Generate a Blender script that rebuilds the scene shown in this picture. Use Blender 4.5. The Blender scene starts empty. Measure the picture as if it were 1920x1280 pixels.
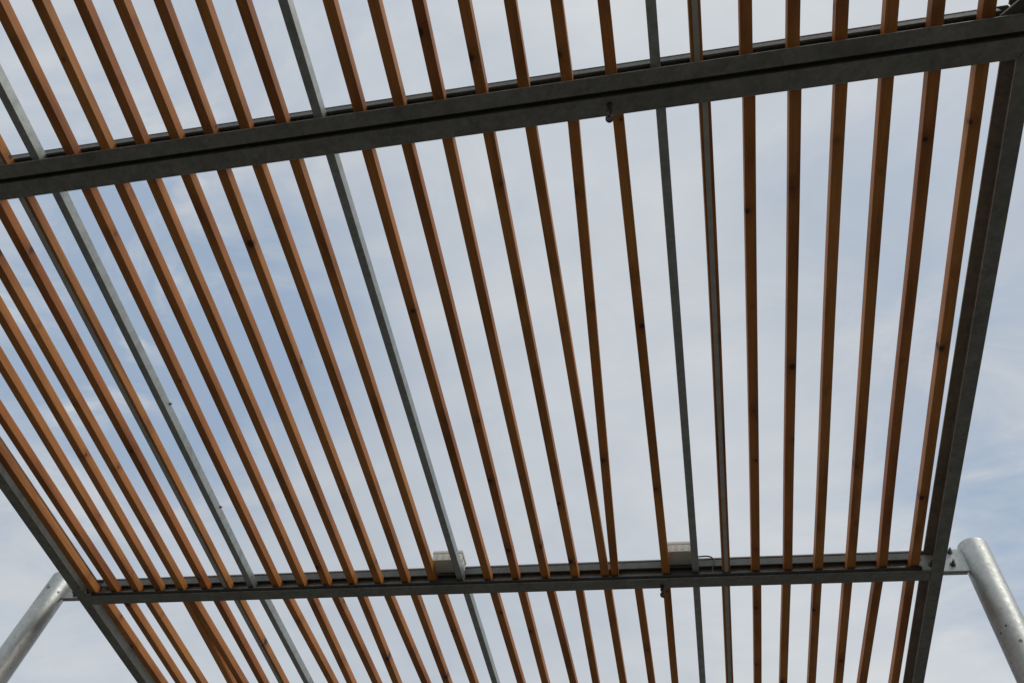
import bpy, bmesh, math, random
from mathutils import Vector, Matrix

random.seed(11)
sc = bpy.context.scene
C = sc.collection

# ------------------------------------------------------------------ camera
U = 2.2                     # metres from the lens up to the underside of the beams
CAM = Vector((0.0, 0.0, 1.6))
YAW, PIT, ROL, FPX = -0.33523, 0.96780, 0.19426, 1506.4854
fw = Vector((math.sin(YAW)*math.cos(PIT), math.cos(YAW)*math.cos(PIT), math.sin(PIT)))
r0 = Vector((math.cos(YAW), -math.sin(YAW), 0.0))
u0 = r0.cross(fw)
rt = math.cos(ROL)*r0 + math.sin(ROL)*u0
up = -math.sin(ROL)*r0 + math.cos(ROL)*u0
cd = bpy.data.cameras.new('camera')
cam = bpy.data.objects.new('camera', cd)
C.objects.link(cam)
cam.matrix_world = Matrix(((rt.x, up.x, -fw.x, CAM.x), (rt.y, up.y, -fw.y, CAM.y),
                           (rt.z, up.z, -fw.z, CAM.z), (0, 0, 0, 1)))
cd.sensor_fit = 'HORIZONTAL'
cd.sensor_width = 36.0
cd.lens = 36.0*FPX/1920.0
cd.clip_start = 0.05
cd.clip_end = 2000.0
sc.camera = cam

def sky_dir(px, py):
    return (rt*((px-960)/FPX) + up*((640-py)/FPX) + fw).normalized()

# ------------------------------------------------------------------ sky and sun
SUN_EL, SUN_AZ = 56.0, 112.0          # azimuth clockwise from +Y
w = bpy.data.worlds.new('World')
sc.world = w
w.use_nodes = True
nt = w.node_tree
N, K = nt.nodes, nt.links
N.clear()
out = N.new('ShaderNodeOutputWorld')
bg = N.new('ShaderNodeBackground')
STR = 0.1
bg.inputs['Strength'].default_value = STR
K.new(bg.outputs[0], out.inputs[0])
sky = N.new('ShaderNodeTexSky')
sky.sky_type = 'NISHITA'
sky.sun_disc = False
sky.sun_elevation = math.radians(SUN_EL)
sky.sun_rotation = math.radians(SUN_AZ)
sky.air_density = 1.0
sky.dust_density = 2.5

def math_node(op, a, b=None, clamp=False, nodes=None, links=None):
    n = (nodes or N).new('ShaderNodeMath')
    n.operation = op
    n.use_clamp = clamp
    for k, v in enumerate((a, b)):
        if v is None: continue
        if isinstance(v, (int, float)): n.inputs[k].default_value = v
        else: (links or K).new(v, n.inputs[k])
    return n.outputs[0]

tc = N.new('ShaderNodeTexCoord')
sep = N.new('ShaderNodeSeparateXYZ'); K.new(tc.outputs['Generated'], sep.inputs[0])
zc = math_node('ADD', math_node('MAXIMUM', sep.outputs[2], 0.0), 0.12)
cmb = N.new('ShaderNodeCombineXYZ')
K.new(math_node('DIVIDE', sep.outputs[0], zc), cmb.inputs[0])
K.new(math_node('DIVIDE', sep.outputs[1], zc), cmb.inputs[1])
def sky_noise(scale, detail, rough, dist=0.0, off=(0, 0, 0), sxyz=(1, 1, 1)):
    mp = N.new('ShaderNodeMapping'); K.new(cmb.outputs[0], mp.inputs[0])
    mp.inputs['Location'].default_value = off
    mp.inputs['Rotation'].default_value = (0, 0, 0.6)
    mp.inputs['Scale'].default_value = sxyz
    n = N.new('ShaderNodeTexNoise'); K.new(mp.outputs[0], n.inputs[0])
    n.inputs['Scale'].default_value = scale
    n.inputs['Detail'].default_value = detail
    n.inputs['Roughness'].default_value = rough
    n.inputs['Distortion'].default_value = dist
    return n.outputs[0]
n1 = sky_noise(1.6, 7, 0.55, 0.3, (3.1, 1.7, 0), (1.0, 1.6, 1))
n2 = sky_noise(8.0, 8, 0.58, 0.25, (7.4, 0.3, 0), (1.0, 1.5, 1))
n4 = sky_noise(3.6, 6, 0.6, 0.6, (1.9, 5.2, 0), (1.0, 1.7, 1))
n3 = sky_noise(0.9, 4, 0.5, 0.0, (0.6, 9.1, 0))
# gaps in the cloud where blue shows, and where the veil is thickest, as (pixel x, y, size in radians, amount)
gaps = [(330, 700, 0.10, 0.70), (250, 530, 0.10, 0.42), (430, 590, 0.10, 0.50), (160, 700, 0.10, 0.38), (60, 600, 0.10, 0.20), (330, 420, 0.12, 0.22),
        (1940, 1010, 0.09, 0.55), (1930, 860, 0.10, 0.35), (1880, 420, 0.14, 0.2), (560, 150, 0.16, 0.18), (150, 60, 0.14, 0.22),
        (60, 1050, 0.12, 0.15), (900, 330, 0.13, 0.12), (1480, 300, 0.10, 0.10), (1700, 560, 0.1, 0.08)]
gsum = None
for (px, py, sg, am) in gaps:
    d = sky_dir(px, py)
    dot = N.new('ShaderNodeVectorMath'); dot.operation = 'DOT_PRODUCT'
    K.new(tc.outputs['Generated'], dot.inputs[0]); dot.inputs[1].default_value = d
    e = math_node('MULTIPLY', math_node('SUBTRACT', dot.outputs['Value'], 1.0), 1.0/(sg*sg))
    g = math_node('MULTIPLY', math_node('POWER', 2.71828, e), am)
    gsum = g if gsum is None else math_node('ADD', gsum, g)
# blueness = gap field modulated by noise
m1 = math_node('MULTIPLY', math_node('SUBTRACT', n1, 0.5), 1.5)
m2 = math_node('MULTIPLY', math_node('SUBTRACT', n2, 0.5), 1.8)
m3 = math_node('MULTIPLY', math_node('SUBTRACT', n4, 0.5), 4.4)
ns = math_node('MAXIMUM', math_node('ADD', math_node('ADD', math_node('ADD', m1, m2), m3), 0.80), 0.0)
blue = math_node('ADD', math_node('MULTIPLY', gsum, ns), 0.06)
blue = math_node('ADD', blue, math_node('MULTIPLY', math_node('SUBTRACT', n1, 0.5), 0.30))
blue = math_node('ADD', blue, math_node('MULTIPLY', math_node('SUBTRACT', n4, 0.5), 0.22), clamp=True)
blue = math_node('MULTIPLY', math_node('SUBTRACT', 1.0, math_node('POWER', 2.71828, math_node('MULTIPLY', blue, -1.35))), 0.95)
# cloud: pale grey with soft darker bellies
cr = N.new('ShaderNodeValToRGB')
K.new(math_node('ADD', math_node('MULTIPLY', n3, 0.75), math_node('MULTIPLY', n2, 0.25)), cr.inputs[0])
cr.color_ramp.elements[0].position = 0.36
cr.color_ramp.elements[0].color = (0.515, 0.555, 0.605, 1)
cr.color_ramp.elements[1].position = 0.62
cr.color_ramp.elements[1].color = (0.690, 0.710, 0.722, 1)
cs = N.new('ShaderNodeVectorMath'); cs.operation = 'SCALE'
K.new(cr.outputs[0], cs.inputs[0]); cs.inputs['Scale'].default_value = 1.0/STR
# the blue seen through thin high cloud: sky plus a veil
bl = N.new('ShaderNodeMix'); bl.data_type = 'RGBA'
bl.inputs['Factor'].default_value = 0.80
K.new(sky.outputs[0], bl.inputs['A']); bl.inputs['B'].default_value = (2.75, 4.05, 5.9, 1)
mx = N.new('ShaderNodeMix'); mx.data_type = 'RGBA'
K.new(blue, mx.inputs['Factor']); K.new(cs.outputs[0], mx.inputs['A']); K.new(bl.outputs['Result'], mx.inputs['B'])
K.new(mx.outputs['Result'], bg.inputs['Color'])

sd = bpy.data.lights.new('sun', 'SUN')
sd.energy = 1.0
sd.angle = math.radians(28)
sd.color = (1.0, 0.95, 0.87)
sun = bpy.data.objects.new('sun', sd)
C.objects.link(sun)
el, az = math.radians(SUN_EL), math.radians(SUN_AZ)
to_sun = Vector((math.sin(az)*math.cos(el), math.cos(az)*math.cos(el), math.sin(el)))
sun.rotation_euler = to_sun.to_track_quat('Z', 'Y').to_euler()
sc.view_settings.view_transform = 'Standard'
sc.view_settings.look = 'None'
sc.view_settings.exposure = 0.0
sc.view_settings.gamma = 1.0
sc.view_settings.use_curve_mapping = False

# ------------------------------------------------------------------ materials
class Mat:
    def __init__(self, name):
        self.m = bpy.data.materials.new(name); self.m.use_nodes = True
        self.N, self.K = self.m.node_tree.nodes, self.m.node_tree.links
        self.b = self.N['Principled BSDF']
    def mth(self, op, a, b=None, clamp=False):
        return math_node(op, a, b, clamp, self.N, self.K)
    def coords(self, scale=(1, 1, 1), rnd=True):
        t = self.N.new('ShaderNodeTexCoord')
        src = t.outputs['Object']
        if rnd:
            oi = self.N.new('ShaderNodeObjectInfo')
            v = self.N.new('ShaderNodeVectorMath'); v.operation = 'ADD'
            sc_ = self.N.new('ShaderNodeCombineXYZ')
            r = self.mth('MULTIPLY', oi.outputs['Random'], 71.0)
            for k in range(3): self.K.new(r, sc_.inputs[k])
            self.K.new(src, v.inputs[0]); self.K.new(sc_.outputs[0], v.inputs[1])
            src = v.outputs[0]
        mp = self.N.new('ShaderNodeMapping'); mp.inputs['Scale'].default_value = scale
        self.K.new(src, mp.inputs[0])
        return mp.outputs[0]
    def noise(self, vec, scale, detail=4, rough=0.5, dist=0.0):
        n = self.N.new('ShaderNodeTexNoise'); self.K.new(vec, n.inputs['Vector'])
        n.inputs['Scale'].default_value = scale; n.inputs['Detail'].default_value = detail
        n.inputs['Roughness'].default_value = rough; n.inputs['Distortion'].default_value = dist
        return n.outputs[0]
    def ramp(self, fac, *stops):
        n = self.N.new('ShaderNodeValToRGB'); self.K.new(fac, n.inputs[0])
        e = n.color_ramp.elements
        while len(e) < len(stops): e.new(0.5)
        for s, (p, c) in zip(e, stops):
            s.position = p; s.color = (*c, 1) if len(c) == 3 else c
        return n.outputs[0]
    def mix(self, fac, a, b, mode='MIX'):
        n = self.N.new('ShaderNodeMix'); n.data_type = 'RGBA'; n.blend_type = mode
        for k, v in (('Factor', fac), ('A', a), ('B', b)):
            if isinstance(v, (int, float)): n.inputs[k].default_value = v
            elif isinstance(v, tuple): n.inputs[k].default_value = (*v, 1)
            else: self.K.new(v, n.inputs[k])
        return n.outputs['Result']
    def bump(self, h, strength, dist=0.001):
        n = self.N.new('ShaderNodeBump'); n.inputs['Strength'].default_value = strength
        n.inputs['Distance'].default_value = dist
        self.K.new(h, n.inputs['Height']); self.K.new(n.outputs[0], self.b.inputs['Normal'])
    def set(self, key, v):
        if isinstance(v, (int, float)): self.b.inputs[key].default_value = v
        elif isinstance(v, tuple): self.b.inputs[key].default_value = (*v, 1)
        else: self.K.new(v, self.b.inputs[key])

def wood_material():
    m = Mat('stained_softwood')
    N_, K_ = m.N, m.K
    oi = N_.new('ShaderNodeObjectInfo')
    rnd = oi.outputs['Random']
    t = N_.new('ShaderNodeTexCoord')
    s = N_.new('ShaderNodeSeparateXYZ'); K_.new(t.outputs['Object'], s.inputs[0])
    # knots: one candidate per ~0.42 m of board
    ty = m.mth('ADD', m.mth('MULTIPLY', s.outputs[1], 2.9), m.mth('MULTIPLY', rnd, 97.0))
    cell = m.mth('FLOOR', ty)
    fr = m.mth('FRACT', ty)
    wn = N_.new('ShaderNodeTexWhiteNoise'); wn.noise_dimensions = '2D'
    cv = N_.new('ShaderNodeCombineXYZ'); K_.new(cell, cv.inputs[0]); K_.new(rnd, cv.inputs[1])
    K_.new(cv.outputs[0], wn.inputs['Vector'])
    ws = N_.new('ShaderNodeSeparateColor'); K_.new(wn.outputs['Color'], ws.inputs[0])
    cy_ = m.mth('ADD', m.mth('MULTIPLY', ws.outputs[0], 0.7), 0.15)
    dy = m.mth('MULTIPLY', m.mth('SUBTRACT', fr, cy_), 1/2.9)
    dx = m.mth('SUBTRACT', s.outputs[0], m.mth('MULTIPLY', m.mth('SUBTRACT', ws.outputs[1], 0.5), 0.024))
    dz = m.mth('SUBTRACT', s.outputs[2], m.mth('MULTIPLY', wn.outputs['Value'], 0.04))
    nz = m.noise(m.coords((1, 1, 1)), 90, 3, 0.6)
    d2 = m.mth('ADD', m.mth('ADD', m.mth('MULTIPLY', m.mth('POWER', dy, 2.0), 0.75),
                            m.mth('MULTIPLY', m.mth('POWER', dx, 2.0), 1.0)),
               m.mth('MULTIPLY', m.mth('POWER', dz, 2.0), 0.35))
    d = m.mth('ADD', m.mth('SQRT', d2), m.mth('MULTIPLY', m.mth('SUBTRACT', nz, 0.5), 0.006))
    size = m.mth('ADD', m.mth('MULTIPLY', ws.outputs[2], 0.0185), -0.001)   # some cells carry none
    kn = m.mth('SUBTRACT', 1.0, m.mth('DIVIDE', d, m.mth('MAXIMUM', size, 0.0005)), clamp=True)
    core = m.mth('MULTIPLY', kn, 2.6, clamp=True)
    halo = m.mth('SUBTRACT', 1.0, m.mth('DIVIDE', d, m.mth('MULTIPLY', m.mth('MAXIMUM', size, 0.0005), 3.4)), clamp=True)
    # grain running along the board, bending round the knots
    warp = m.mth('MULTIPLY', halo, 0.05)
    vb = N_.new('ShaderNodeCombineXYZ')
    K_.new(m.mth('ADD', m.mth('MULTIPLY', s.outputs[0], 1.0), warp), vb.inputs[0])
    K_.new(m.mth('ADD', m.mth('MULTIPLY', s.outputs[1], 0.022), m.mth('MULTIPLY', rnd, 13.0)), vb.inputs[1])
    K_.new(m.mth('ADD', s.outputs[2], m.mth('MULTIPLY', rnd, 31.0)), vb.inputs[2])
    g1 = m.noise(vb.outputs[0], 170, 4, 0.6, 0.6)
    g2 = m.noise(vb.outputs[0], 620, 3, 0.6)
    blot = m.noise(m.coords((4, 0.9, 4)), 2.6, 4, 0.55)
    tone = m.ramp(rnd, (0.0, (0.50, 0.190, 0.046)), (0.35, (0.56, 0.228, 0.057)), (0.7, (0.48, 0.172, 0.043)), (1.0, (0.59, 0.246, 0.064)))
    gr = m.ramp(g1, (0.30, (0.80, 0.75, 0.70)), (0.55, (1.0, 1.0, 1.0)), (0.75, (1.06, 1.06, 1.06)))
    col = m.mix(1.0, tone, gr, 'MULTIPLY')
    fine = m.ramp(g2, (0.35, (0.88, 0.86, 0.84)), (0.6, (1.03, 1.03, 1.03)))
    col = m.mix(0.8, col, fine, 'MULTIPLY')
    bl_ = m.ramp(blot, (0.30, (0.58, 0.50, 0.46)), (0.5, (0.97, 0.97, 0.97)), (0.68, (1.12, 1.13, 1.15)))
    col = m.mix(1.0, col, bl_, 'MULTIPLY')
    col = m.mix(m.mth('MULTIPLY', halo, 0.55), col, (0.17, 0.045, 0.014))
    col = m.mix(m.mth('MULTIPLY', core, 0.85), col, (0.045, 0.015, 0.007))
    m.set('Base Color', col)
    m.set('Roughness', m.mth('ADD', m.mth('MULTIPLY', g1, 0.25), 0.5))
    m.set('Specular IOR Level', 0.35)
    m.bump(m.mth('ADD', m.mth('MULTIPLY', g1, 0.6), m.mth('MULTIPLY', g2, 0.4)), 0.35, 0.0012)
    return m.m

def galv_material(name, lo, hi, metal, rough, stain=0.5, spots=0.0):
    m = Mat(name)
    v = m.coords((1, 1, 1))
    vo = m.N.new('ShaderNodeTexVoronoi'); m.K.new(v, vo.inputs['Vector']); vo.inputs['Scale'].default_value = 85
    sp = m.N.new('ShaderNodeSeparateColor'); m.K.new(vo.outputs['Color'], sp.inputs[0])
    a = m.noise(v, 7, 6, 0.6, 0.4)
    b = m.noise(v, 38, 5, 0.6)
    streak = m.noise(m.coords((1.0, 1.0, 0.12)), 26, 4, 0.6)
    f = m.mth('ADD', m.mth('ADD', m.mth('MULTIPLY', a, 0.5), m.mth('MULTIPLY', b, 0.3)), m.mth('MULTIPLY', sp.outputs[0], 0.2))
    col = m.ramp(f, (0.34, lo), (0.64, hi))
    dark = m.ramp(m.noise(v, 3.3, 6, 0.62, 0.8), (0.36, (0.62, 0.62, 0.60)), (0.52, (1, 1, 1)))
    col = m.mix(stain, col, dark, 'MULTIPLY')
    sd_ = m.ramp(streak, (0.36, (0.78, 0.77, 0.74)), (0.55, (1, 1, 1)))
    col = m.mix(0.7, col, sd_, 'MULTIPLY')
    if spots:
        v2 = m.N.new('ShaderNodeTexVoronoi'); m.K.new(v, v2.inputs['Vector']); v2.inputs['Scale'].default_value = 24
        patch = m.noise(v, 5.0, 3, 0.5)
        r = m.mth('MULTIPLY', m.mth('SUBTRACT', patch, 0.40, clamp=True), 0.55*spots)
        sf = m.mth('GREATER_THAN', r, m.mth('ADD', v2.outputs['Distance'], m.mth('MULTIPLY', m.mth('SUBTRACT', b, 0.5), 0.12)))
        col = m.mix(m.mth('MULTIPLY', sf, 0.75), col, (0.05, 0.05, 0.05))
    m.set('Base Color', col)
    m.set('Metallic', metal)
    m.set('Roughness', m.mth('ADD', rough-0.10, m.mth('ADD', m.mth('MULTIPLY', sp.outputs[1], 0.10), m.mth('MULTIPLY', b, 0.16))))
    m.bump(m.mth('ADD', m.mth('MULTIPLY', b, 0.6), m.mth('MULTIPLY', sp.outputs[2], 0.15)), 0.18, 0.0012)
    return m.m

def plain_material(name, col, rough, metal=0.0, var=0.25, scale=40):
    m = Mat(name)
    n = m.noise(m.coords((1, 1, 1)), scale, 5, 0.6)
    lo = tuple(c*(1-var) for c in col); hi = tuple(min(1, c*(1+var)) for c in col)
    m.set('Base Color', m.ramp(n, (0.35, lo), (0.65, hi)))
    m.set('Roughness', m.mth('ADD', rough-0.08, m.mth('MULTIPLY', n, 0.16)))
    m.set('Metallic', metal)
    m.bump(n, 0.12, 0.0008)
    return m.m

WOOD = wood_material()
STEEL = galv_material('weathered_galvanised_beam', (0.195, 0.190, 0.165), (0.280, 0.274, 0.242), 0.25, 0.55, 0.45)
TUBE = galv_material('galvanised_tube', (0.33, 0.35, 0.33), (0.42, 0.44, 0.415), 0.6, 0.38, 0.22)
BAR = galv_material('galvanised_bar', (0.095, 0.108, 0.105), (0.13, 0.145, 0.14), 0.0, 0.65, 0.2)
POST = galv_material('bright_galvanised_post', (0.42, 0.44, 0.43), (0.54, 0.56, 0.545), 0.80, 0.48, 0.26, 1.5)
PLATE = galv_material('galvanised_plate', (0.40, 0.42, 0.41), (0.56, 0.58, 0.56), 0.45, 0.42, 0.3, 0.7)
STRIP = plain_material('grey_flat_steel', (0.47, 0.44, 0.385), 0.5, 0.0, 0.12, 18)
BOLT = plain_material('zinc_bolt', (0.20, 0.21, 0.20), 0.35, 0.8, 0.3, 120)
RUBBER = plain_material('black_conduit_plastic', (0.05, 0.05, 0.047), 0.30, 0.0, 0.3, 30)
PLASTIC = plain_material('light_grey_box_plastic', (0.70, 0.69, 0.61), 0.45, 0.0, 0.05, 9)
PLASTIC_RECESS = plain_material('box_knockout_plastic', (0.55, 0.56, 0.51), 0.5, 0.0, 0.05, 9)
IRON = plain_material('dull_dark_iron', (0.10, 0.085, 0.075), 0.5, 0.5, 0.5, 90)
GROUND = plain_material('grey_paving', (0.092, 0.088, 0.078), 0.85, 0.0, 0.3, 1.5)

# ------------------------------------------------------------------ helpers
def W(x, y, z):
    """structure units (lens at the origin, underside of the beams at z = 1) to metres"""
    return Vector((x*U, y*U, CAM.z + z*U))

def link(name, bm, mat, parent=None, loc=(0, 0, 0), smooth=False):
    me = bpy.data.meshes.new(name)
    bmesh.ops.recalc_face_normals(bm, faces=bm.faces)
    bm.to_mesh(me); bm.free()
    if smooth:
        for p in me.polygons: p.use_smooth = True
    me.materials.append(mat)
    o = bpy.data.objects.new(name, me); C.objects.link(o)
    o.location = loc
    if parent:
        o.parent = parent
        o.matrix_parent_inverse = Matrix.Identity(4)
        o.location = Vector(loc) - WORLD.get(parent.name, Vector((0, 0, 0)))
    WORLD[o.name] = Vector(loc)
    return o
WORLD = {}

def thing(name, label, cat, loc, group=None):
    o = bpy.data.objects.new(name, None); C.objects.link(o)
    o.location = loc; o['label'] = label; o['category'] = cat
    o.empty_display_size = 0.2
    if group: o['group'] = group
    WORLD[o.name] = Vector(loc)
    return o

def prism(bm, prof, A, B, side, sa=0.0, sb=0.0):
    """extrude profile [(a, h)] from A to B (world, horizontal run); a runs towards `side`, h up;
    sa, sb: how far the end is drawn back per unit of a (1 = 45 degree mitre)"""
    d = (B-A).normalized()
    ra, rb = [], []
    for a, h in prof:
        off = side*a + Vector((0, 0, h))
        ra.append(bm.verts.new(A + off + d*(a*sa)))
        rb.append(bm.verts.new(B + off - d*(a*sb)))
    n = len(prof)
    for i in range(n):
        j = (i+1) % n
        bm.faces.new((ra[i], ra[j], rb[j], rb[i]))
    bm.faces.new(ra); bm.faces.new(list(reversed(rb)))

def box(bm, c, s, bev=0.0):
    r = bmesh.ops.create_cube(bm, size=1.0)
    vs = r['verts']
    bmesh.ops.scale(bm, vec=s, verts=vs); bmesh.ops.translate(bm, vec=c, verts=vs)
    if bev:
        es = list({e for v in vs for e in v.link_edges})
        bmesh.ops.bevel(bm, geom=es, offset=bev, segments=2, affect='EDGES', profile=0.6)

def cyl(bm, a, b, r, seg=16, r2=None):
    a, b = Vector(a), Vector(b); d = b-a
    q = d.to_track_quat('Z', 'Y').to_matrix().to_4x4()
    q.translation = (a+b)/2
    bmesh.ops.create_cone(bm, cap_ends=True, segments=seg, radius1=r, radius2=r if r2 is None else r2, depth=d.length, matrix=q)

def sweep(bm, pts, r, seg=8, closed=False):
    pts = [Vector(p) for p in pts]; rings = []; n = len(pts)
    ref = Vector((0.31, 0.17, 0.93)).normalized()
    for i, p in enumerate(pts):
        a = pts[(i-1) % n] if (closed or i) else p
        b = pts[(i+1) % n] if (closed or i < n-1) else p
        t = (b-a).normalized()
        s = t.cross(ref).normalized(); q = s.cross(t)
        rings.append([bm.verts.new(p + s*r*math.cos(k*2*math.pi/seg) + q*r*math.sin(k*2*math.pi/seg)) for k in range(seg)])
    m = n if closed else n-1
    for i in range(m):
        A, B = rings[i], rings[(i+1) % n]
        for k in range(seg):
            bm.faces.new((A[k], A[(k+1) % seg], B[(k+1) % seg], B[k]))
    if not closed:
        bm.faces.new(rings[0]); bm.faces.new(list(reversed(rings[-1])))

# ------------------------------------------------------------------ ground
bm = bmesh.new()
bmesh.ops.create_grid(bm, x_segments=2, y_segments=2, size=400)
g = link('ground', bm, GROUND, loc=(0, 0, 0))
g['kind'] = 'structure'

# ------------------------------------------------------------------ measured layout of the roof
H = 0.04654                     # beam depth
SKA, SKB, SKR, SKL = -0.0034, -0.0040, -0.00525, 0.00278
AS, AG1, AG2, AN = 0.27679, 0.29615, 0.30300, 0.32692      # the double beam: two channels back to back
BS, BN = 0.19483+1.0, 1.21962                              # the single I-beam
BM = (BS+BN)/2
RO, RI, LO, LI = 0.44292, 0.42276, -1.26924, -1.24777      # the two edge channels
X0, SP, SW, ZS, SH = -1.28874, 0.05429, 0.01420, 1.01034, 0.0167
Y_SOUTH, Y_S2, Y_NORTH = -1.49, -0.60, 2.115
SL = {
    (0,9): (-0.7984, -0.0000), (0,10): (-0.7413, -0.0027), (0,11): (-0.6859, -0.0065), (0,12): (-0.6330, -0.0037), (0,13): (-0.5803, -0.0091), (0,14): (-0.5277, -0.0072), (0,15): (-0.4749, -0.0048), (0,16): (-0.4227, -0.0034), (0,17): (-0.3659, -0.0043), (0,18): (-0.3105, -0.0036), (0,19): (-0.2576, -0.0021), (0,20): (-0.2016, -0.0006), (0,21): (-0.1471, -0.0010), (0,22): (-0.0923, -0.0003), (0,23): (-0.0378, 0.0014), (0,24): (0.0166, 0.0004), (0,25): (0.0661, 0.0002), (0,26): (0.1238, -0.0000), (0,27): (0.1772, 0.0005), (0,28): (0.2304, 0.0005), (0,29): (0.2846, 0.0001), (0,30): (0.3341, -0.0001), (0,31): (0.3882, -0.0000),
    (1,1): (-1.2324, -0.0006), (1,2): (-1.1774, -0.0036), (1,3): (-1.1005, -0.0245), (1,4): (-1.0444, -0.0281), (1,5): (-1.0043, -0.0180), (1,6): (-0.9477, -0.0191), (1,7): (-0.9010, -0.0167), (1,8): (-0.8440, -0.0190), (1,9): (-0.7968, -0.0130), (1,10): (-0.7432, -0.0114), (1,11): (-0.6927, -0.0090), (1,12): (-0.6387, -0.0085), (1,13): (-0.5828, -0.0093), (1,14): (-0.5300, -0.0061), (1,15): (-0.4741, -0.0067), (1,16): (-0.4229, -0.0022), (1,17): (-0.3709, -0.0004), (1,18): (-0.3144, -0.0019), (1,19): (-0.2585, -0.0007), (1,20): (-0.2033, 0.0006), (1,21): (-0.1474, 0.0009), (1,22): (-0.0777, -0.0420), (1,23): (-0.0348, 0.0008), (1,24): (0.0189, 0.0007), (1,25): (0.0724, 0.0014), (1,26): (0.1269, -0.0011), (1,27): (0.1799, 0.0013), (1,28): (0.2338, -0.0003), (1,29): (0.2849, 0.0024), (1,30): (0.3361, 0.0038), (1,31): (0.3883, 0.0037),
    (2,1): (-1.2347, 0.0080), (2,2): (-1.1679, -0.0027), (2,3): (-1.1198, 0.0001), (2,4): (-0.9840, -0.0384), (2,5): (-1.0294, 0.0093), (2,6): (-0.9462, -0.0115), (2,7): (-0.9049, -0.0070), (2,8): (-0.8692, 0.0097), (2,9): (-0.8450, 0.0331), (2,10): (-0.7534, 0.0020), (2,11): (-0.7169, 0.0164), (2,12): (-0.6362, -0.0048), (2,13): (-0.6201, 0.0285), (2,14): (-0.5360, 0.0053), (2,15): (-0.4936, 0.0160), (2,16): (-0.4283, 0.0053), (2,17): (-0.3810, 0.0109), (2,18): (-0.3162, 0.0035), (2,19): (-0.2776, 0.0175), (2,20): (-0.1903, -0.0078), (2,21): (-0.1479, 0.0017), (2,22): (-0.0935, 0.0042), (2,23): (-0.0233, -0.0097), (2,24): (0.0264, -0.0061), (2,25): (0.0764, -0.0034), (2,26): (0.1337, -0.0049), (2,27): (0.1905, -0.0088), (2,28): (0.2422, -0.0076), (2,29): (0.2963, -0.0092), (2,30): (0.3731, -0.0297), (2,31): (0.4040, -0.0119),
}

TF = 0.0034                    # flange thickness
TW = 0.0026                    # web thickness

def channel_profile(b):
    """C section in metres: a = 0 at the outer face of the web, toes at a = b"""
    h, tf, tw, c = H*U, TF*U, TW*U, 0.0012
    tt = tf*0.78                # toes are a little thinner than the root
    return [(0.0015, 0), (b-c, 0), (b, c), (b, tt-0.001), (b-0.001, tt), (tw+0.004, tf), (tw, tf+0.004),
            (tw, h-tf-0.004), (tw+0.004, h-tf), (b-0.001, h-tt), (b, h-tt+0.001), (b, h-c), (b-c, h), (0.0015, h), (0, h-0.0015), (0, 0.0015)]

def i_profile(b):
    h, tf, tw, c = H*U, TF*U*0.9, TW*U*0.8, 0.0007
    q = b/2; w2 = tw/2
    right = [(q-c, 0), (q, c), (q, tf-c), (q-c, tf), (w2+0.005, tf), (w2, tf+0.005), (w2, h-tf-0.005), (w2+0.005, h-tf), (q-c, h-tf), (q, h-tf+c), (q, h-c), (q-c, h)]
    left = [(-a, z) for a, z in reversed(right)]
    return right + left

yA = lambda y, x: y + SKA*x
yB = lambda y, x: y + SKB*x
xR = lambda x, y: x + SKR*y
xL = lambda x, y: x + SKL*y

def wood_slat(parent, xa, ya, xb, yb, label=None, name='slat', wd=SW, mat=None, lift=0.0, sh=SH):
    """one straight member of rectangular section between two points of the roof plane"""
    A, B = W(xa, ya, ZS+lift), W(xb, yb, ZS+lift)
    mid = (A+B)/2
    d = (B-A); L = d.length
    ang = math.atan2(-d.x, d.y)
    bm = bmesh.new()
    w2, h, c = wd*U/2, sh*U, 0.0016
    prof = [(-w2+c, 0), (w2-c, 0), (w2, c), (w2, h-c), (w2-c, h), (-w2+c, h), (-w2, h-c), (-w2, c)]
    if mat is None:
        # sawn timber is never quite true: a millimetre or so of bow and a trace of twist
        bow, bow2, tw_ = random.gauss(0, 0.0011), random.gauss(0, 0.0006), math.radians(random.gauss(0, 0.9))
        n_ = 10; rings = []
        for q in range(n_+1):
            t_ = q/n_; dx_ = bow*math.sin(math.pi*t_) + bow2*math.sin(2*math.pi*t_); an = tw_*(t_-0.5)
            rings.append([bm.verts.new((dx_ + a_*math.cos(an) - (z_-h/2)*math.sin(an), (t_-0.5)*L, h/2 + (z_-h/2)*math.cos(an) + a_*math.sin(an))) for a_, z_ in prof])
        for A_, B_ in zip(rings, rings[1:]):
            for k in range(8): bm.faces.new((A_[k], A_[(k+1) % 8], B_[(k+1) % 8], B_[k]))
        bm.faces.new(rings[0]); bm.faces.new(list(reversed(rings[-1])))
    else:
        prism(bm, prof, Vector((0, -L/2, 0)), Vector((0, L/2, 0)), Vector((1, 0, 0)))
    o = link(name, bm, mat or WOOD, parent, mid)
    o.rotation_euler = (0, 0, ang)
    if label: o['label'] = label
    return o

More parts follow.
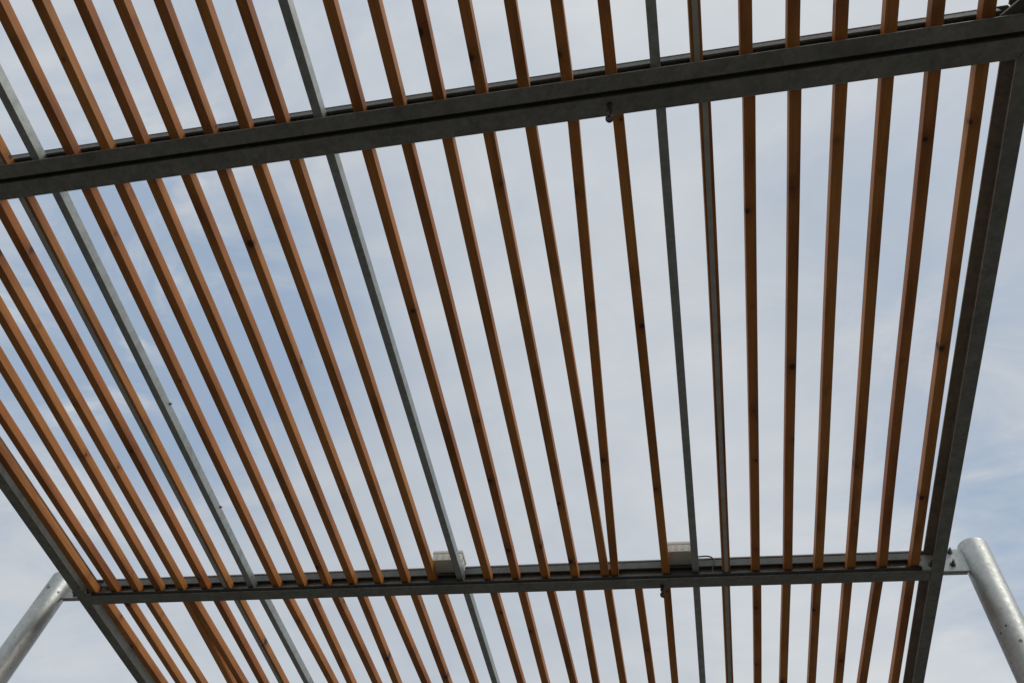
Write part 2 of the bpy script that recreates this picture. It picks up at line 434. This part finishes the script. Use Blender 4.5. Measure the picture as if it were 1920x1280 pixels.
def roof_bay(parent, bay, ya, yb, label_map):
    for i in range(1, 32):
        a, c = SL.get((bay, i), (X0+SP*i, 0.0))
        y0 = ya(a) ; y1 = yb(a)
        xa, xb = a+c*y0, a+c*y1
        if i in (8, 16, 24):
            o = wood_slat(parent, xa, y0, xb, y1, name='steel_tube', wd=SW*0.87, mat=TUBE, sh=SH*1.05)
            if (bay, i) == (1, 8):
                # self-drilling screws whose tips stand out of the side
                for (yy, zz) in ((0.735, 0.004), (0.985, 0.004)):
                    bm = bmesh.new(); p = Vector((0, 0, 0))
                    cyl(bm, (0, 0, 0), (0.009, 0, 0), 0.0022, 8)
                    cyl(bm, (0.0, 0, 0), (0.003, 0, 0), 0.006, 6)
                    s = link('screw', bm, BOLT, o, WORLD[o.name] + Vector((SW*0.435*U, (yy-(y0+y1)/2)*U, SH*U*0.9)))
            continue
        o = wood_slat(parent, xa, y0, xb, y1, label_map.get(i))
        if i in (7, 25):
            # a flat steel strip fixed under this slat
            bm = bmesh.new()
            L = (Vector((xb, y1))-Vector((xa, y0))).length*U - 0.004
            hw = 0.0034*U
            prism(bm, [(-hw, -0.0045), (hw, -0.0045), (hw, -0.0003), (-hw, -0.0003)], Vector((0, -L/2, 0)), Vector((0, L/2, 0)), Vector((1, 0, 0)))
            link('metal_strip', bm, STRIP, o, WORLD[o.name] + Vector((0.0, 0, 0)))

def beam(parent, bmf, name='beam', mat=None):
    bm = bmesh.new(); bmf(bm)
    return link(name, bm, mat or STEEL, parent)

def P2(x, y, z=1.0): return W(x, y, z)

# ---- the near section of the pergola (above the double beam in the photograph)
near = thing('pergola', 'nearer slatted pergola section above the double steel beam, cut off by the top edge', 'pergola', (0, -0.6*U, 0))
far = thing('pergola', 'large slatted pergola section below the double steel beam, carried by the two round galvanised posts', 'pergola', (0, 1.2*U, 0))
GAPM = 0.0004
def frame(root, Ya, Yb, bA, bB, skA_, skB_, southOuter, northOuter, bE):
    """four mitred channels; Ya/Yb are the outer (web) faces of the south and north ones"""
    xr = lambda y: xR(RO, y); xl = lambda y: xL(LO, y)
    ra, rb = Vector((xr(Ya), Ya+skA_*RO)), Vector((xr(Yb), Yb+skB_*RO))
    la, lb = Vector((xl(Ya), Ya+skA_*LO)), Vector((xl(Yb), Yb+skB_*LO))
    g2 = GAPM
    def ch(A, B, side, b, sa, sb, name):
        A3, B3 = W(A.x, A.y, 1.0), W(B.x, B.y, 1.0)
        d = (B3-A3).normalized()
        A3 += d*0.0016; B3 -= d*0.0016
        n = Vector((-d.y, d.x, 0)); n = n if n.dot(Vector((side[0], side[1], 0))) > 0 else -n
        bm = bmesh.new(); prism(bm, channel_profile(b*U), A3, B3, n, sa, sb)
        link(name, bm, STEEL, root)
    ch(la, ra, (0, 1), bA, bE/bA, bE/bA, 'beam')
    ch(lb, rb, (0, -1), bB, bE/bB, bE/bB, 'beam')
    ch(la, lb, (1, 0), LI-LO, bA/bE, bB/bE, 'edge_beam')
    ch(ra, rb, (-1, 0), RO-RI, bA/bE, bB/bE, 'edge_beam')
frame(near, Y_SOUTH, AG1, 0.0206, AG1-AS, SKA, SKA, None, None, RO-RI)
frame(far, AG2, Y_NORTH, AN-AG2, 0.0206, SKA, SKB, None, None, RO-RI)

def i_beam(root, Yc, sk):
    ov = 0.0006
    xa, xb = xL(LI, Yc)-0.0, xR(RI, Yc)
    A, B = W(xa+ov, Yc+sk*xa, 1.0), W(xb-ov, Yc+sk*xb, 1.0)
    n = Vector((0, 1, 0)); n = Vector((-(B-A).y, (B-A).x, 0)).normalized()
    bm = bmesh.new(); prism(bm, i_profile((BN-BS)*U), A, B, n)
    # web runs on between the flanges of the edge channels
    for (x1, x2) in ((xL(LO, Yc)+TW+0.0002, xa+ov*0.5), (xb-ov*0.5, xR(RO, Yc)-TW-0.0002)):
        a, b_ = W(x1, Yc+sk*x1, 1.0), W(x2, Yc+sk*x2, 1.0)
        prism(bm, [(-0.0022, TF*U+0.003), (0.0022, TF*U+0.003), (0.0022, H*U-TF*U-0.003), (-0.0022, H*U-TF*U-0.003)], a, b_, n)
    return link('beam', bm, STEEL, root)
i_beam(far, BM, SKB)
i_beam(near, Y_S2, SKA)

# added dark strip, blocks sky light so the slit between the channels reads black
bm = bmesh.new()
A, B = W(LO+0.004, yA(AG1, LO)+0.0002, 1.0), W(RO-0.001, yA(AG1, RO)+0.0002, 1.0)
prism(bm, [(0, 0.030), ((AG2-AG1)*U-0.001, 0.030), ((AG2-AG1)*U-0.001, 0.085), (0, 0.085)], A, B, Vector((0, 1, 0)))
link('gap_light_blocker', bm, RUBBER, far)

# bearing bars that carry the slat ends, on the bottom flanges
def ledger(root, y, sk, up_y):
    a, b_ = xL(LI, y)+0.012, xR(RI, y)-0.012
    A, B = W(a, y+sk*a, 1.0), W(b_, y+sk*b_, 1.0)
    n = Vector((0, up_y, 0))
    bm = bmesh.new()
    prism(bm, [(0.0, TF*U+0.0004), (0.016, TF*U+0.0004), (0.016, (ZS-1)*U-0.0004), (0.0, (ZS-1)*U-0.0004)], A, B, n)
    link('bearing_bar', bm, STEEL, root)
ledger(near, AG1-TW-0.0006, SKA, -1)
ledger(near, Y_S2+0.004, SKA, 1)
ledger(far, AG2+TW+0.0006, SKA, 1)
ledger(far, BM-0.0028, SKB, -1)
ledger(far, BM+0.0028, SKB, 1)
ledger(far, Y_NORTH-TW-0.0006, SKB, -1)

# retaining bars over the slat ends, in line with the flange toes
def top_bar(root, y, sk, sgn):
    a, b_ = xL(LI, y)+0.020, xR(RI, y)-0.0135
    A, B = W(a, y+sk*a, 1.0), W(b_, y+sk*b_, 1.0)
    bm = bmesh.new()
    z0, z1, c = (ZS+SH-1)*U+0.0006, H*U-0.0090, 0.0015
    prism(bm, [(0.0+c, z0), (0.006, z0), (0.006, z1), (c, z1), (0, z1-c), (0, z0+c)], A, B, Vector((0, sgn, 0)))
    link('retaining_bar', bm, BAR, root)
top_bar(near, AS+0.0006, SKA, 1)
top_bar(far, AN-0.0006, SKA, -1)
top_bar(far, BS+0.0006, SKB, 1)
top_bar(far, BN-0.0006, SKB, -1)

# slats and tubes, bay by bay
roof_bay(near, 0, lambda x: Y_S2+SKA*x+0.0022, lambda x: yA(AG1, x)-TW-0.0009, {})
roof_bay(far, 1, lambda x: yA(AG2, x)+TW+0.0009, lambda x: yB(BM, x)-0.0024,
         {22: 'slat set askew so that its far end touches its neighbour'})
roof_bay(far, 2, lambda x: yB(BM, x)+0.0024, lambda x: yB(Y_NORTH, x)-TW-0.0009,
         {4: 'slat set askew, leaning against its neighbour'})

# ------------------------------------------------------------------ posts with their brackets
def hex_bolt(root, p, axis, tip=0.016, r=0.0085):
    p = Vector(p); axis = Vector(axis)
    bm = bmesh.new()
    cyl(bm, p+axis*0.0002, p+axis*0.0022, r*1.35, 20)
    cyl(bm, p+axis*0.0022, p+axis*0.010, r, 6)
    cyl(bm, p+axis*0.010, p+axis*(0.010+tip), r*0.55, 12)
    return link('bolt', bm, BOLT, root)

RP = 0.02492*U
def post(root, x, y, top):
    bm = bmesh.new()
    zt = CAM.z + top*U
    prof = [(RP*1.0, 0.0), (RP, zt-0.004), (RP-0.0012, zt-0.001), (RP-0.004, zt)]
    seg = 56; rings = []
    for r, z in prof:
        rings.append([bm.verts.new((r*math.cos(k*2*math.pi/seg), r*math.sin(k*2*math.pi/seg), z)) for k in range(seg)])
    for a, b_ in zip(rings, rings[1:]):
        for k in range(seg): bm.faces.new((a[k], a[(k+1) % seg], b_[(k+1) % seg], b_[k]))
    bm.faces.new(rings[-1])
    o = link('post', bm, POST, root, (x*U, y*U, 0))
    for p in o.data.polygons:
        p.use_smooth = len(p.vertices) == 4
    bm = bmesh.new()
    box(bm, (0, 0, 0.008), (0.24, 0.24, 0.016), 0.002)
    link('base_plate', bm, PLATE, o, (x*U, y*U, 0))
    # weld round the bracket
    return o

def bracket(root, x_post, side, Yc, sk):
    """side = +1: post to the east of the frame.  A plate on the beam's web, through the edge channel, lapped by the post's own plate"""
    face = -1
    if side > 0: xe, xi = xR(RO, Yc), 0.3990
    else: xe, xi = xL(LO, Yc), -1.2330
    xp = x_post - side*0.0232
    z0, z1 = 1.0058, 1.0425
    yc = lambda x: Yc + sk*x
    y_f = yc(xe) - 0.0012
    t = 0.010
    bm = bmesh.new()
    xa, xb = sorted((xi, xe - side*0.0031))
    box(bm, W((xa+xb)/2, y_f, (z0+z1)/2) - Vector((0, t/2, 0)), ((xb-xa)*U, t, (z1-z0)*U), 0.0015)
    p1 = link('bracket_plate', bm, PLATE, root)
    bm = bmesh.new()
    q0, q1 = 1.0040, 1.0525
    xa, xb = sorted((xe + side*0.0006, xp))
    box(bm, W((xa+xb)/2, y_f, (q0+q1)/2) - Vector((0, t/2, 0)), ((xb-xa)*U, t, (q1-q0)*U), 0.0015)
    # second plate lapped behind it, standing a little lower
    box(bm, W((xa+xb)/2 - side*0.002, y_f, (q0+q1)/2-0.0010) + Vector((0, t/2+0.0006, 0)), ((xb-xa-0.004)*U, t, (q1-q0)*U), 0.0015)
    p2 = link('bracket_plate', bm, PLATE, root)
    bm = bmesh.new()
    pts = []
    for k in range(14):
        z = q0 + (q1-q0)*k/13
        v = W(xp, y_f, z) + Vector((-side*0.001, -t*0.6, 0)); v.x += random.uniform(-.0008, .0008); pts.append(v)
    sweep(bm, pts, 0.0042, 8)
    link('weld', bm, PLATE, p2)
    yb_ = W(xe, y_f, 1).y - t
    bo = xe - side*0.4406
    for root_, xx, zz, tip in ((p2, 0.4570 if side > 0 else 0.4515, 1.0185 if side > 0 else 1.0120, 0.016), (p2, 0.4600, 1.0460, 0.012), (p1, 0.4220, 1.0190, 0.014), (p1, 0.4050, 1.0330, 0.010)):
        xw = xe + side*(xx - 0.43660)
        hex_bolt(root_, (xw*U, yb_, W(0, 0, zz).z), (0, -1, 0), tip)

XP_R, XP_L = 0.50384, -1.33633
YP = 1.20783
pr = post(far, XP_R, YP, 1.0640)
pl = post(far, XP_L, YP, 1.0570)
bracket(far, XP_R, 1, BM, SKB)
bracket(far, XP_L, -1, BM, SKB)
post(near, XP_R, Y_S2, 1.0640)
post(near, XP_L, Y_S2, 1.0570)
bracket(near, XP_R, 1, Y_S2, SKA)
bracket(near, XP_L, -1, Y_S2, SKA)

# small triangular gusset with a bolt in the inner corner of the near section
bm = bmesh.new()
xg, yg = xR(RO, AG1)-TW, yA(AG1, RO)-TW
zg = 1.0200
tri = [W(xg-0.0005, yg-0.0005, zg), W(xg-0.0480, yg-0.0005, zg), W(xg-0.0005, yg-0.0400, zg)]
lo_ = [bm.verts.new(p) for p in tri]; hi_ = [bm.verts.new(p+Vector((0, 0, 0.008))) for p in tri]
bm.faces.new(lo_); bm.faces.new(list(reversed(hi_)))
for k in range(3): bm.faces.new((lo_[k], lo_[(k+1) % 3], hi_[(k+1) % 3], hi_[k]))
gs = link('corner_gusset', bm, STEEL, near)
bm = bmesh.new()
c = W(xg-0.0400, yg-0.0060, zg)
cyl(bm, c, c-Vector((0, 0, 0.010)), 0.010, 6); cyl(bm, c-Vector((0, 0, 0.010)), c-Vector((0, 0, 0.028)), 0.005, 10)
link('bolt', bm, BOLT, gs)

# ------------------------------------------------------------------ electrics
cond_pts = []
xa, xb = xL(LI, BS)+0.0135, xR(RI, BS)-0.0140
rc = 0.0036
for k in range(41):
    x = xa + (xb-xa)*k/40
    cond_pts.append(W(x, yB(BS, x)-0.0008, 1.0028+rc) + Vector((0, random.uniform(-.0006, .0006), random.uniform(-.0004, .0006))))
bm = bmesh.new(); sweep(bm, cond_pts, rc*U, 14)
o = link('cable_conduit', bm, RUBBER, smooth=True)
o['label'] = 'long black conduit lying along the lower beam under the slat ends'; o['category'] = 'conduit'

def junction_box(x0, x1, label):
    zb, zt = 1.0305, 1.0540
    y0, y1 = 1.1560, 1.1940
    cx_, cy_ = (x0+x1)/2, (y0+y1)/2
    yy = SKB*cx_
    t = thing('junction_box', label, 'junction box', W(cx_, cy_+yy, zb), 'junction boxes on the lower beam')
    sx, sy = (x1-x0)*U, (y1-y0)*U
    hz = (1.0465-zb)*U
    bm = bmesh.new()
    box(bm, (0, 0, hz/2), (sx*0.965, sy*0.965, hz), 0.004)
    link('box_body', bm, PLASTIC, t, WORLD[t.name])
    bm = bmesh.new()
    box(bm, (0, 0, hz+0.0009+(zt-1.0465)*U/2), (sx, sy, (zt-1.0465)*U), 0.005)
    link('lid', bm, PLASTIC, t, WORLD[t.name])
    # knock-outs: a raised ring round a shallow disc
    for face, n in (('s', 4), ('e', 2), ('w', 2)):
        for k in range(n):
            bm = bmesh.new()
            f = (k+0.5)/n - 0.5
            if face == 's': c_, ax, u_ = Vector((f*sx*0.88, -sy*0.4825, hz*0.52)), Vector((0, -1, 0)), Vector((1, 0, 0))
            elif face == 'e': c_, ax, u_ = Vector((sx*0.4825, f*sy*0.8, hz*0.52)), Vector((1, 0, 0)), Vector((0, 1, 0))
            else: c_, ax, u_ = Vector((-sx*0.4825, f*sy*0.8, hz*0.52)), Vector((-1, 0, 0)), Vector((0, 1, 0))
            R_ = 0.0115
            sweep(bm, [c_ + ax*0.0002 + u_*R_*math.cos(q*2*math.pi/20) + Vector((0, 0, 1))*R_*math.sin(q*2*math.pi/20) for q in range(20)], 0.0008, 6, True)
            cyl(bm, c_-ax*0.001, c_+ax*0.0008, R_*0.6, 18)
            link('knockout', bm, PLASTIC_RECESS, t, WORLD[t.name])
    return t
junction_box(-0.4800, -0.4195, 'left pale grey junction box on the lower beam, crossed by a steel tube')
junction_box(-0.0340, 0.0225, 'right pale grey junction box on the lower beam, with a black cable leaving it')

# loop of cable from the right-hand box down to the conduit
ctrl = [W(0.018, 1.182, 1.0375), W(0.032, 1.183, 1.0400), W(0.045, 1.186, 1.0425), W(0.0515, 1.189, 1.0410), W(0.0545, 1.191, 1.0340), W(0.0520, 1.1925, 1.0260), W(0.0495, 1.1945, 1.0160), W(0.0490, 1.1950, 1.0085)]
def smooth_path(c, n=6):
    out_ = []
    for i in range(len(c)-1):
        p0, p1, p2, p3 = c[max(i-1, 0)], c[i], c[i+1], c[min(i+2, len(c)-1)]
        for k in range(n):
            t = k/n
            out_.append(0.5*((2*p1)+(p2-p0)*t+(2*p0-5*p1+4*p2-p3)*t*t+(3*p1-p0-3*p2+p3)*t**3))
    return out_ + [c[-1]]
bm = bmesh.new(); sweep(bm, smooth_path(ctrl), 0.0030, 8)
o = link('cable', bm, RUBBER, smooth=True)
o['label'] = 'short black cable looping from the right junction box down to the beam'; o['category'] = 'cable'

# ------------------------------------------------------------------ small hanging fittings
def hook(x, y, drop, label):
    """eye bolt through the flange, a shackle in it and a snap hook below"""
    top = W(x, y, 1.0)
    t = thing('hanging_hook', label, 'hook', top, 'small hooks hanging from the beams')
    T = WORLD[t.name]; D = drop*U
    bm = bmesh.new()
    cyl(bm, (0, 0, -0.0005), (0, 0, -0.006), 0.009, 6)
    cyl(bm, (0, 0, -0.006), (0, 0, -0.28*D), 0.0045, 10)
    link('eye_bolt', bm, IRON, t, T)
    def ring(name, zc_, rx, rz, rr, plane, mat):
        bm = bmesh.new()
        pts = []
        for q in range(18):
            a = q*2*math.pi/18
            h = rx*math.cos(a); v = rz*math.sin(a)
            pts.append(Vector((h if plane else h*0.25, h*0.25 if plane else h, zc_+v)))
        sweep(bm, pts, rr, 8, True)
        link(name, bm, mat, t, T, smooth=True)
    ring('eye', -0.37*D, 0.0055, 0.11*D, 0.0032, True, IRON)
    ring('shackle', -0.58*D, 0.0065, 0.15*D, 0.0032, False, IRON)
    ring('snap_hook', -0.82*D, 0.0060, 0.16*D, 0.0042, True, IRON)
    bm = bmesh.new()
    bmesh.ops.create_uvsphere(bm, u_segments=14, v_segments=10, radius=0.0080)
    bmesh.ops.scale(bm, vec=(1, 0.8, 1.2), verts=bm.verts)
    bmesh.ops.translate(bm, vec=(0.003, 0, -0.90*D), verts=bm.verts)
    link('swivel', bm, IRON, t, T, smooth=True)
hook(-0.0430, 0.3130, 0.064, 'small dark iron hook and shackle hanging under the double beam, beside a slat')
hook(-0.0431, 1.2130, 0.025, 'tiny dark hook hanging under the lower beam, left of a slat')
